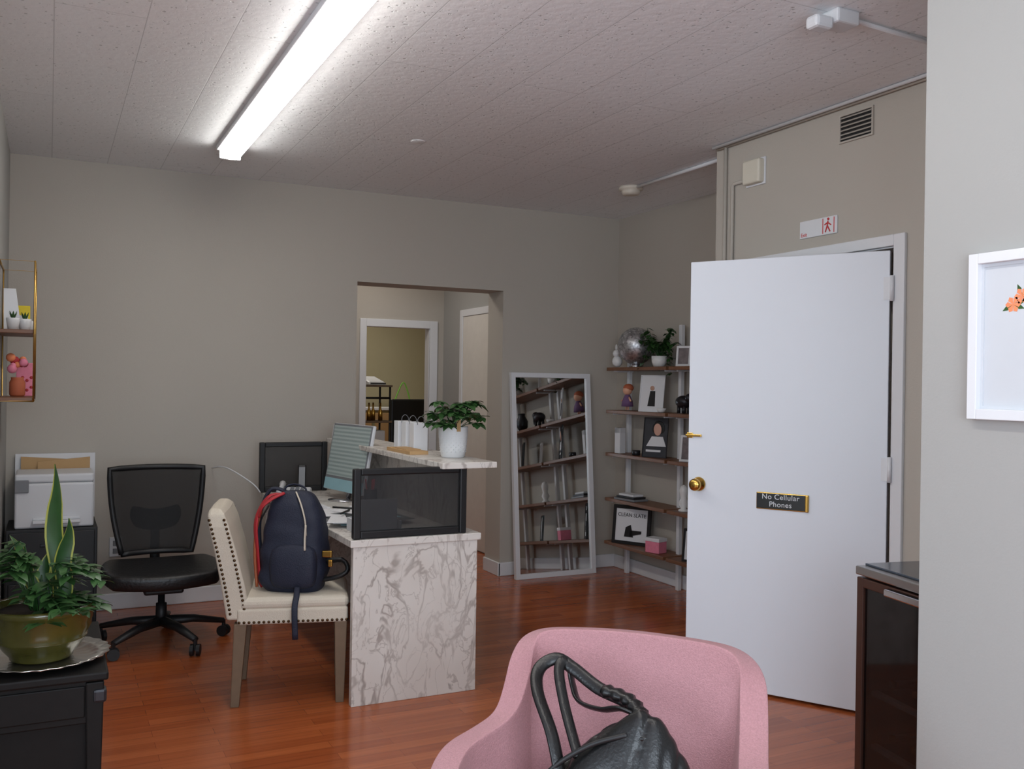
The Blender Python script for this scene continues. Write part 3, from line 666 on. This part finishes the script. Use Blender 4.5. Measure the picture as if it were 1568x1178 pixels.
for i in range(NU):
    for j in range(NV): k=i*(NV+1)+j; F.append([k,k+NV+1,k+NV+2,k+1])
mesh('shell',V,F,PINKF,PC,solid=.066,soff=0,bev=.02,sub=2)
V=[];F=[]
n=10
for i in range(n+1):
    for j in range(n+1):
        x=-1+2*i/n;y=-1+2*j/n; xx=x*sqrt(1-y*y*.2); yy=y*sqrt(1-x*x*.25)
        V.append((xx*.245,yy*.22-.06,.372-.01*(x*x+y*y)))
for i in range(n):
    for j in range(n): k=i*(n+1)+j; F.append([k,k+n+1,k+n+2,k+1])
mesh('seat_cushion',V,F,PINKF,PC,solid=.11,soff=0,bev=.03,sub=2)
lathe('seat_base',[(.2,.26),(.25,.28),(.26,.31),(.25,.33)],PINKF,PC,(0,-.05,0),32)
for k,(x,y) in enumerate(((-.17,-.2),(.17,-.2),(-.16,.12),(.16,.12))):
    tube('leg_%d'%k,[(x*1.35,y*1.35 if y>0 else y*1.15,0),(x,y,.28)],[.011,.019],GREYWD,PC,12)
HB=G('leather_handbag',(1.135,1.785,.43),radians(-44.5))
V=[];F=[]
lv=[(0,.15,.07),(.02,.178,.085),(.08,.192,.088),(.15,.188,.076),(.205,.168,.056),(.245,.135,.038),(.272,.095,.024),(.286,.055,.012)]
seg=90; NL=50
def ridg(v,s): return max(0,1-abs(noise.noise(v*s))*5)
for i in range(NL+1):
    z,rx,ry=cr(lv,i/NL); tt=i/NL
    for j in range(seg):
        a=2*pi*j/seg;c,s=cos(a),sin(a); x=rx*math.copysign(abs(c)**.75,c); y=ry*math.copysign(abs(s)**.8,s)
        # soft drapes fanning out from where the handles gather the leather
        vv=Vector((x*1.5,y*.5,z*.55-x*.35)); f=min(1,tt*4)
        w=(-ridg(vv+Vector((3,1,2)),6)**2*.012-ridg(vv+Vector((9,4,7)),12)**2*.005+noise.noise(vv*6)*.018)*f
        slope=-.11*max(0,-(x-.05)/.17)*(z/.26)-.05*max(0,(x-.10)/.12)*(z/.26)
        V.append((x*(1+w*3)+.01+.07*z,y*(1+w*10)-.05+.10*z,z+slope+w*.5*f))
for i in range(NL):
    for j in range(seg): F.append([i*seg+j,i*seg+(j+1)%seg,(i+1)*seg+(j+1)%seg,(i+1)*seg+j])
F.append(list(range(seg))[::-1]); F.append([NL*seg+j for j in range(seg)])
mesh('body',V,F,BLACKL,HB,sub=1)
tube('handle_front',spl([(-.085,-.075,.135),(-.115,-.04,.21),(-.17,.03,.277),(-.183,.085,.313),(-.15,.115,.333),(-.105,.105,.318),(-.035,.075,.287),(.045,.035,.274),(.09,-.01,.252),(.085,-.055,.20)],48),.0155,BLACKL,HB,10,.42)
tube('handle_rear',spl([(-.05,-.05,.17),(-.105,.03,.255),(-.135,.09,.318),(-.12,.115,.330),(-.105,.105,.28),(-.08,.075,.25),(-.02,.04,.25),(.03,.01,.268),(.075,-.0,.258)],44),.013,BLACKL,HB,10,.42)
tube('handle_wrap',spl([(-.02,.065,.287),(.045,.035,.280),(.085,-.01,.258),(.10,-.05,.22)],24),[.019+.003*((i%3)-1) for i in range(25)],BLACKL,HB,10,.75)
tube('zip_top',spl([(-.15,-.085,.085),(-.10,-.075,.150),(-.02,-.062,.205),(.06,-.055,.235)],24),.006,BLACKP,HB,8)
lathe('ring',[(.014,0),(.018,.003),(.014,.006)],BRASS,HB,(-.085,-.128,.11),16)
tube('buckle_strap',spl([(-.08,-.12,.13),(-.085,-.145,.09),(-.08,-.148,.04)],10),.012,BLACKL,HB,8,.4)

# ------------------------------------------------------------ bar cabinet right
K=G('wine_cooler_cabinet',(2.365,2.185,0),radians(-101))
W_=.50;Dp=.5
boxes('carcass',[((0,.0,.04),(.02,Dp,.83)),((W_-.02,.0,.04),(W_,Dp,.83)),((.02,Dp-.02,.04),(W_-.02,Dp,.83)),((.02,.02,.04),(W_-.02,Dp-.02,.06)),((0,.03,0),(W_,Dp,.04))],WOODR,K,.002)
boxes('door_frame',[((0,-.03,.06),(.03,0,.825)),((W_-.03,-.03,.06),(W_,0,.825)),((.03,-.03,.06),(W_-.03,0,.09)),((.03,-.03,.795),(W_-.03,0,.825))],WOODR,K,.003)
box('glass_door',(.03,-.02,.09),(W_-.03,-.012,.795),mat('smoked_glass',(18,12,12),.06,alpha=.68),K)
box('top_slab',(-.003,-.034,.832),(W_+.003,Dp+.003,.86),STEEL,K,.004)
box('glass_top',(0.0,-.0,.86),(W_,Dp,.866),mat('smoked_top',(60,66,76),.1),K,.002)
box('handle',(.17,-.06,.80),(.33,-.035,.822),CHROME,K,.004)
for z in (.28,.45):
    box('rack_%d'%int(z*100),(.03,.01,z),(W_-.03,.03,z+.014),WPLAS,K)
    box('rack_wire_%d'%int(z*100),(.03,.03,z),(W_-.03,.40,z+.008),DGREY,K)
    V=[];F=[]
    for i in range(4):
        x=.09+i*.105; tubevf([(x,.05,z+.05),(x,.12,z+.05),(x,.14,z+.05),(x,.38,z+.05)],[.014,.014,.037,.037],V,F,12)
    mesh('bottles_%d'%int(z*100),V,F,[LENSG,BRASS],K,smooth=True)
boxes('bottle_caps',[((.08+i*.105,.035,z+.04),(.10+i*.105,.05,z+.06)) for i in range(4) for z in (.28,.45)],GOLD,K,.004)

# ------------------------------------------------------------ framed floral on partition
PF=G('framed_floral_print',(2.10,1.38,1.562))
w2,h2=.22,.207
boxes('frame',[((-.025,-w2,-h2),(0,-w2+.026,h2)),((-.025,w2-.026,-h2),(0,w2,h2)),((-.025,-w2+.026,-h2),(0,w2-.026,-h2+.026)),((-.025,-w2+.026,h2-.026),(0,w2-.026,h2))],PAPER,PF,.002)
box('mat_board',(-.006,-w2+.026,-h2+.026),(0,w2-.026,h2-.026),PRINTP,PF)
boxes('inner_mat_edge',[((-.009,-w2+.026,-h2+.026),(-.006,-w2+.034,h2-.026)),((-.009,w2-.034,-h2+.026),(-.006,w2-.026,h2-.026)),((-.009,-w2+.034,-h2+.026),(-.006,w2-.034,-h2+.034)),((-.009,-w2+.034,h2-.034),(-.006,w2-.034,h2-.026))],PRINTP,PF)
V=[];F=[];V2=[];F2=[]
random.seed(11)
for i in range(9):
    cy=.11-.024*i+random.uniform(-.01,.01); cz=.075+.02*sin(i*1.3)
    for j in range(6):
        a=j*pi/3+i; r=.016; k=len(V)
        V+=[(-.0066,cy,cz),(-.0066,cy+r*cos(a-.45),cz+r*sin(a-.45)),(-.0066,cy+1.3*r*cos(a),cz+1.3*r*sin(a)),(-.0066,cy+r*cos(a+.45),cz+r*sin(a+.45))]; F.append([k,k+1,k+2,k+3])
    for j in range(3):
        a=random.uniform(0,6.28); k=len(V2); r=.032
        V2+=[(-.0064,cy,cz),(-.0064,cy+r*.6*cos(a-.3),cz+r*.6*sin(a-.3)),(-.0064,cy+r*cos(a),cz+r*sin(a)),(-.0064,cy+r*.6*cos(a+.3),cz+r*.6*sin(a+.3))]; F2.append([k,k+1,k+2,k+3])
mesh('petals',V,F,ORNG,PF); mesh('print_leaves',V2,F2,LEAF,PF)

# ------------------------------------------------------------ left foreground: table, tray, plant
T=G('antique_side_table',(-.015,3.18,0))
box('top',(-.20,-.29,.565),(.18,.33,.59),DARKW,T,.006)
boxes('apron',[((-.175,-.265,.44),(.155,-.245,.565)),((-.175,.285,.44),(.155,.305,.565)),((.135,-.245,.44),(.155,.285,.565)),((-.175,-.245,.44),(-.155,.285,.565))],DARKW,T,.004)
boxes('side_panels',[((-.15,-.235,.14),(.125,-.225,.44)),((.11,-.225,.14),(.12,.27,.44))],DARKW,T)
boxes('drawer_face',[((.153,-.20,.46),(.162,.24,.55)),((-.13,-.272,.46),(.12,-.264,.55))],DARKW,T,.004)
for k,(x,y) in enumerate(((-.165,-.255),(.145,-.255),(-.165,.295),(.145,.295))):
    hexa('leg_%d'%k,[(x-.014,y-.014,0),(x+.014,y-.014,0),(x+.014,y+.014,0),(x-.014,y+.014,0)],[(x-.024,y-.024,.56),(x+.024,y-.024,.56),(x+.024,y+.024,.56),(x-.024,y+.024,.56)],DARKW,T,bev=.004)
box('lower_shelf',(-.16,-.25,.12),(.14,.29,.14),DARKW,T,.004)
boxes('corner_fittings',[((.14,-.285,.50),(.176,-.24,.54))],DGREY,T,.008)
ty=G('silver_tray',(-.008,3.08,.591))
lathe('dish',[(.10,0),(.135,.003),(.150,.010),(.183,.018),(.185,.022),(.15,.014),(.13,.007),(.001,.006)],SILVER,ty,seg=96,flute=.02,nf=24)
sp=G('snake_plant_in_bowl',(-.008,3.08,.599))
prof=[(.075,0),(.085,.006),(.085,.012),(.105,.035),(.122,.06),(.125,.066),(.122,.070),(.135,.095),(.134,.108),(.139,.116),(.139,.134),(.145,.141),(.148,.153),(.143,.161),(.132,.157),(.127,.14),(.001,.135)]
lathe('bowl',prof,CERG,sp,seg=64)
lathe('soil',[(.126,.13),(.12,.142),(.001,.145)],SOIL,sp)
random.seed(21)
V=[];F=[];V2=[];F2=[]
def sword(x,y,hh_,w,lx,ly,tw,V,F,k_=1.0,off=0):
    k=len(V); n=14
    for i in range(n+1):
        t=i/n; c=Vector((x+lx*t*t+.006*sin(t*9),y+ly*t*t,.14+hh_*t)); ww=w*k_*(.75+.5*sin(pi*min(t,.75)))*(1 if t<.72 else max(.03,(1-t)/.28)**.8)*.5
        a=tw*(t-.3); s=Vector((cos(a),sin(a),0)); nn=Vector((-sin(a),cos(a),0))
        V+=[c-s*ww+nn*(ww*.25+off),c+nn*off,c+s*ww+nn*(ww*.25+off)]
    for i in range(n):
        a=k+i*3; F.append([a,a+1,a+4,a+3]); F.append([a+1,a+2,a+5,a+4])
for (x,y,hh_,w,lx,ly,tw) in ((.04,0,.43,.042,-.015,0,1.3),(.055,-.02,.27,.040,.01,.0,-1.0),(-.02,.03,.22,.034,-.07,0,.6),(.0,.04,.20,.03,.03,.02,.9)):
    sword(x,y,hh_,w,lx,ly,tw,V,F,.80,-.0012); sword(x,y,hh_,w,lx,ly,tw,V2,F2,1.0)
mesh('sword_leaves',V,F,LEAFD,sp,smooth=True); mesh('sword_leaf_margins',V2,F2,LEAFY,sp,smooth=True)
V=[];F=[];SV=[];SF=[]
for i in range(34):
    a=random.uniform(0,2*pi); r=random.uniform(.09,.185); hh_=random.uniform(-.02,.16)
    if cos(a)<-.3: hh_+=.07
    pts=spl([(cos(a)*.03,sin(a)*.03,.14),(cos(a)*r*.5,sin(a)*r*.5,.16+hh_*.8),(cos(a)*r,sin(a)*r,.14+hh_*.75)],8); tubevf(pts,.0028,SV,SF,5)
    for q in pts[3:]:
        for s in (-1,1):
            b=a+s*random.uniform(.5,1.2); leafvf(q,(cos(b),sin(b),random.uniform(0,.5)),random.uniform(.045,.07),random.uniform(.022,.034),.35,V,F,5)
mesh('leaflets',V,F,LEAF,sp,smooth=True); mesh('leaflet_stems',SV,SF,LEAFD,sp,smooth=True)

# ------------------------------------------------------------ cabinet + printer
fc=G('black_file_cabinet',(-.20,5.78,0))
box('body',(0,0,0),(.46,.44,.585),BLACKP,fc,.004)
boxes('drawer_fronts',[((.015,-.012,.05),(.445,0,.29)),((.015,-.012,.31),(.445,0,.57))],BLACKP,fc,.004)
boxes('pulls',[((.17,-.03,.22),(.29,-.012,.235)),((.17,-.03,.49),(.29,-.012,.505))],DGREY,fc,.003)
pr=G('desktop_printer',(-.16,5.80,.587))
box('base',(0,0,0),(.40,.36,.25),WPLAS,pr,.012,segs=3)
box('scanner_lid',(.0,.01,.252),(.40,.36,.30),WPLAS,pr,.012,segs=3)
box('gap',(.005,.02,.24),(.395,.35,.26),GPLAS,pr)
box('control_panel',(.0,-.012,.20),(.07,.0,.27),GPLAS,pr,.004)
boxes('output_tray',[((.09,-.05,.03),(.33,.0,.045)),((.09,-.004,.045),(.33,.002,.06))],WPLAS,pr,.003)
fo=G('manila_folders',(-.17,6.19,.587))
hexa('folder_back',[(0,.02,0),(.43,.02,0),(.43,.035,0),(0,.035,0)],[(0,.03,.385),(.43,.03,.385),(.43,.045,.385),(0,.045,.385)],PAPER,fo)
hexa('folder_a',[(.03,-.005,0),(.37,-.005,0),(.37,.008,0),(.03,.008,0)],[(.03,.01,.37),(.36,.01,.345),(.36,.02,.345),(.03,.02,.37)],KRAFT,fo)
hexa('folder_b',[(.10,-.022,0),(.40,-.022,0),(.40,-.012,0),(.10,-.012,0)],[(.12,-.015,.34),(.40,-.015,.365),(.40,-.008,.365),(.12,-.008,.34)],KRAFT,fo)

# ------------------------------------------------------------ gold wall shelf
ws=G('gold_wire_wall_shelf',(-.22,5.02,1.31))
x1=.155;y1=.48;zt=.67
tubes('wire_frame',[[(x1,0,0),(x1,0,zt),(.004,0,zt),(.004,0,0),(x1,0,0)],[(x1,y1,0),(x1,y1,zt),(.004,y1,zt),(.004,y1,0),(x1,y1,0)],[(x1,0,zt),(x1,y1,zt)],[(.004,0,zt),(.004,y1,zt)],[(x1,0,0),(x1,y1,0)]],.0045,GOLD,ws,6)
boxes('boards',[((.0,.005,.0),(x1,y1-.005,.018)),((.0,.005,.325),(x1,y1-.005,.343))],SHELFW,ws,.002)
its=G('small_white_pots',(-.22,5.02,1.654))
for k,(x,y) in enumerate(((.07,.16),(.12,.22),(.13,.38))): lathe('pot_%d'%k,[(.022,0),(.030,.05),(.030,.06),(.025,.06),(.02,.04),(.001,.04)],CERW,its,(x-.01,y,0),20)
V=[];F=[]
for (x,y) in ((.06,.16),(.11,.22)):
    for j in range(8): a=j*.8; leafvf((x,y,.045),(cos(a)*.5,sin(a)*.5,1),.05,.014,-.1,V,F,4)
mesh('succulents',V,F,LEAF,its)
yc=G('yellow_card_box',(-.15,5.44,1.654)); box('box',(-.02,.0,0),(.06,.03,.14),YEL,yc,.002); box('label',(-.01,-.002,.03),(.05,0,.09),PAPER,yc)
lp=G('leaning_print',(-.205,5.32,1.654)); hexa('card',[(0,0,0),(.08,0,0),(.08,.008,0),(0,.008,0)],[(-.005,.05,.22),(.05,.05,.22),(.05,.058,.22),(-.005,.058,.22)],PAPER,lp)
tc_=G('flower_jar',(-.14,5.28,1.329)); lathe('jar',[(.03,0),(.036,.01),(.036,.07),(.028,.085),(.03,.095),(.02,.095)],TERRA,tc_)
random.seed(4)
for k in range(9): ball('bloom_%d'%k,(random.uniform(-.035,.035),random.uniform(-.04,.04),.12+random.uniform(0,.08)),random.uniform(.015,.024),[PINK,ORNG,RED][k%3],tc_,seg=10)
pc=G('pink_floral_card',(-.11,5.42,1.329)); box('card',(-.04,0,0),(.035,.012,.17),PINK,pc,.002)
for k in range(8): ball('dot_%d'%k,(-.03+.02*(k%4),-.001,.03+.05*(k//4)+.015*(k%2)),.008,RED,pc,(1,.2,1),8)

tubes('desk_cables',[spl([(1.17,5.8,.74),(1.12,5.82,.80),(1.0,6.0,.88),(.95,6.235,.86)],16)],.004,WHITE)
tubes('black_cables',[spl([(1.165,5.6,.70),(1.13,5.62,.6),(1.14,5.6,.3),(1.12,5.7,.02)],16),spl([(1.16,5.5,.70),(1.10,5.5,.55),(1.13,5.5,.25),(1.12,5.5,.02)],16)],.005,BLACKP)

# ------------------------------------------------------------ back office contents
rk=G('storage_rack',(2.95,9.15,0))
tubes('posts',[[(x,y,0),(x,y,1.40)] for x in (-.20,.14) for y in (-.16,.16)]+[[(-.20,-.16,1.27),(.14,-.16,1.27)]],.011,BLACKP,rk)
boxes('shelves',[((-.22,-.18,z),(.16,.18,z+.02)) for z in (.3,.72,1.02,1.38)],GREYWD,rk,.002)
bd=G('brass_bottles',(2.93,9.15,1.041))
V=[];F=[]
for i in range(5): x=-.16+i*.06; y=-.1+.05*(i%2); tubevf([(x,y,0),(x,y,.09),(x,y,.12),(x,y,.18)],[.022,.022,.009,.009],V,F,10)
mesh('bottles',V,F,BRASS,bd,smooth=True)
bd=G('storage_boxes',(2.93,9.15,.741)); boxes('boxes',[((-.18,-.15,0),(-.02,.1,.16)),((.0,-.14,0),(.12,.1,.2))],WPLAS,bd,.005)
pb=G('label_printer',(2.95,9.15,1.401),.4); hexa('body',[(-.12,-.1,0),(.12,-.1,0),(.12,.1,0),(-.12,.1,0)],[(-.10,-.08,.03),(.10,-.08,.03),(.10,.08,.09),(-.10,.08,.09)],WPLAS,pb,bev=.01); box('slot',(-.1,-.101,.01),(.1,-.095,.02),DGREY,pb)
oc=G('mesh_task_chair',(3.52,9.3,0),.1)
box('seat',(-.24,-.24,.50),(.24,.24,.58),BLACKP,oc,.03); box('back',(-.22,.22,.70),(.22,.26,1.25),BLACKP,oc,.03); tube('post',[(0,0,.08),(0,0,.50)],.03,BLACKP,oc); tubes('base',[[(0,0,.1),(cos(a)*.28,sin(a)*.28,.02)] for a in (0,1.26,2.5,3.77,5.03)],.02,BLACKP,oc)
box('back_support',(-.03,.24,.52),(.03,.27,.9),BLACKP,oc)
cr2=G('credenza',(3.4,10.7,0)); box('body',(-.9,-.22,0),(.9,.22,1.10),mat('olive_laquer',(150,140,104),.5),cr2,.006); box('top',(-.92,-.24,1.10),(.92,.24,1.13),PAPER,cr2,.004); boxes('doors',[((-.88,-.235,.09),(-.02,-.22,1.07)),((.02,-.235,.09),(.88,-.22,1.07))],KRAFT,cr2,.004)
gs=G('green_streamer',(3.78,10.6,1.131)); tube('ribbon',spl([(-.1,0,.006),(-.05,0,.15),(.03,0,.30),(.10,0,.14),(.12,0,.01)],16),.008,GREEN,gs)

# ------------------------------------------------------------ lights
def area(n,loc,rot,sx,sy,pw,col):
    l=bpy.data.lights.new(n,'AREA'); l.shape='RECTANGLE'; l.size=sx; l.size_y=sy; l.energy=pw; l.color=col
    o=bpy.data.objects.new(n,l); o.location=loc; o.rotation_euler=rot; COL.objects.link(o); return o
area('daylight_window_left',(-2.58,.4,1.575),(0,-pi/2,0),1.4,2.5,78,(.76,.88,1.0))
area('daylight_window_front',(0,-1.48,1.575),(pi/2,0,0),2.3,1.4,92,(.78,.89,1.0))
area('hall_lamp',(2.4,7.3,C-.03),(0,0,0),.4,.4,8,(1,.94,.87))
area('office_lamp',(2.9,9.8,C-.03),(0,0,0),.8,.8,18,(1,.94,.84))
w=bpy.data.worlds.new('World'); SC.world=w; w.use_nodes=True
bg=w.node_tree.nodes['Background']; bg.inputs[0].default_value=(.7,.82,1,1); bg.inputs[1].default_value=1.2

# ------------------------------------------------------------ camera
cd=bpy.data.cameras.new('camera'); cam=bpy.data.objects.new('camera',cd); COL.objects.link(cam)
cd.sensor_width=36; cd.lens=1429.23/1568*36; cd.clip_start=.05
cam.matrix_world=Matrix.Translation((0,0,1.4248))@Matrix.Rotation(-.4608,4,'Z')@Matrix.Rotation(pi/2,4,'X')@Matrix.Rotation(.0148,4,'Z')
SC.camera=cam
SC.view_settings.view_transform='Standard'
SC.view_settings.look='None'
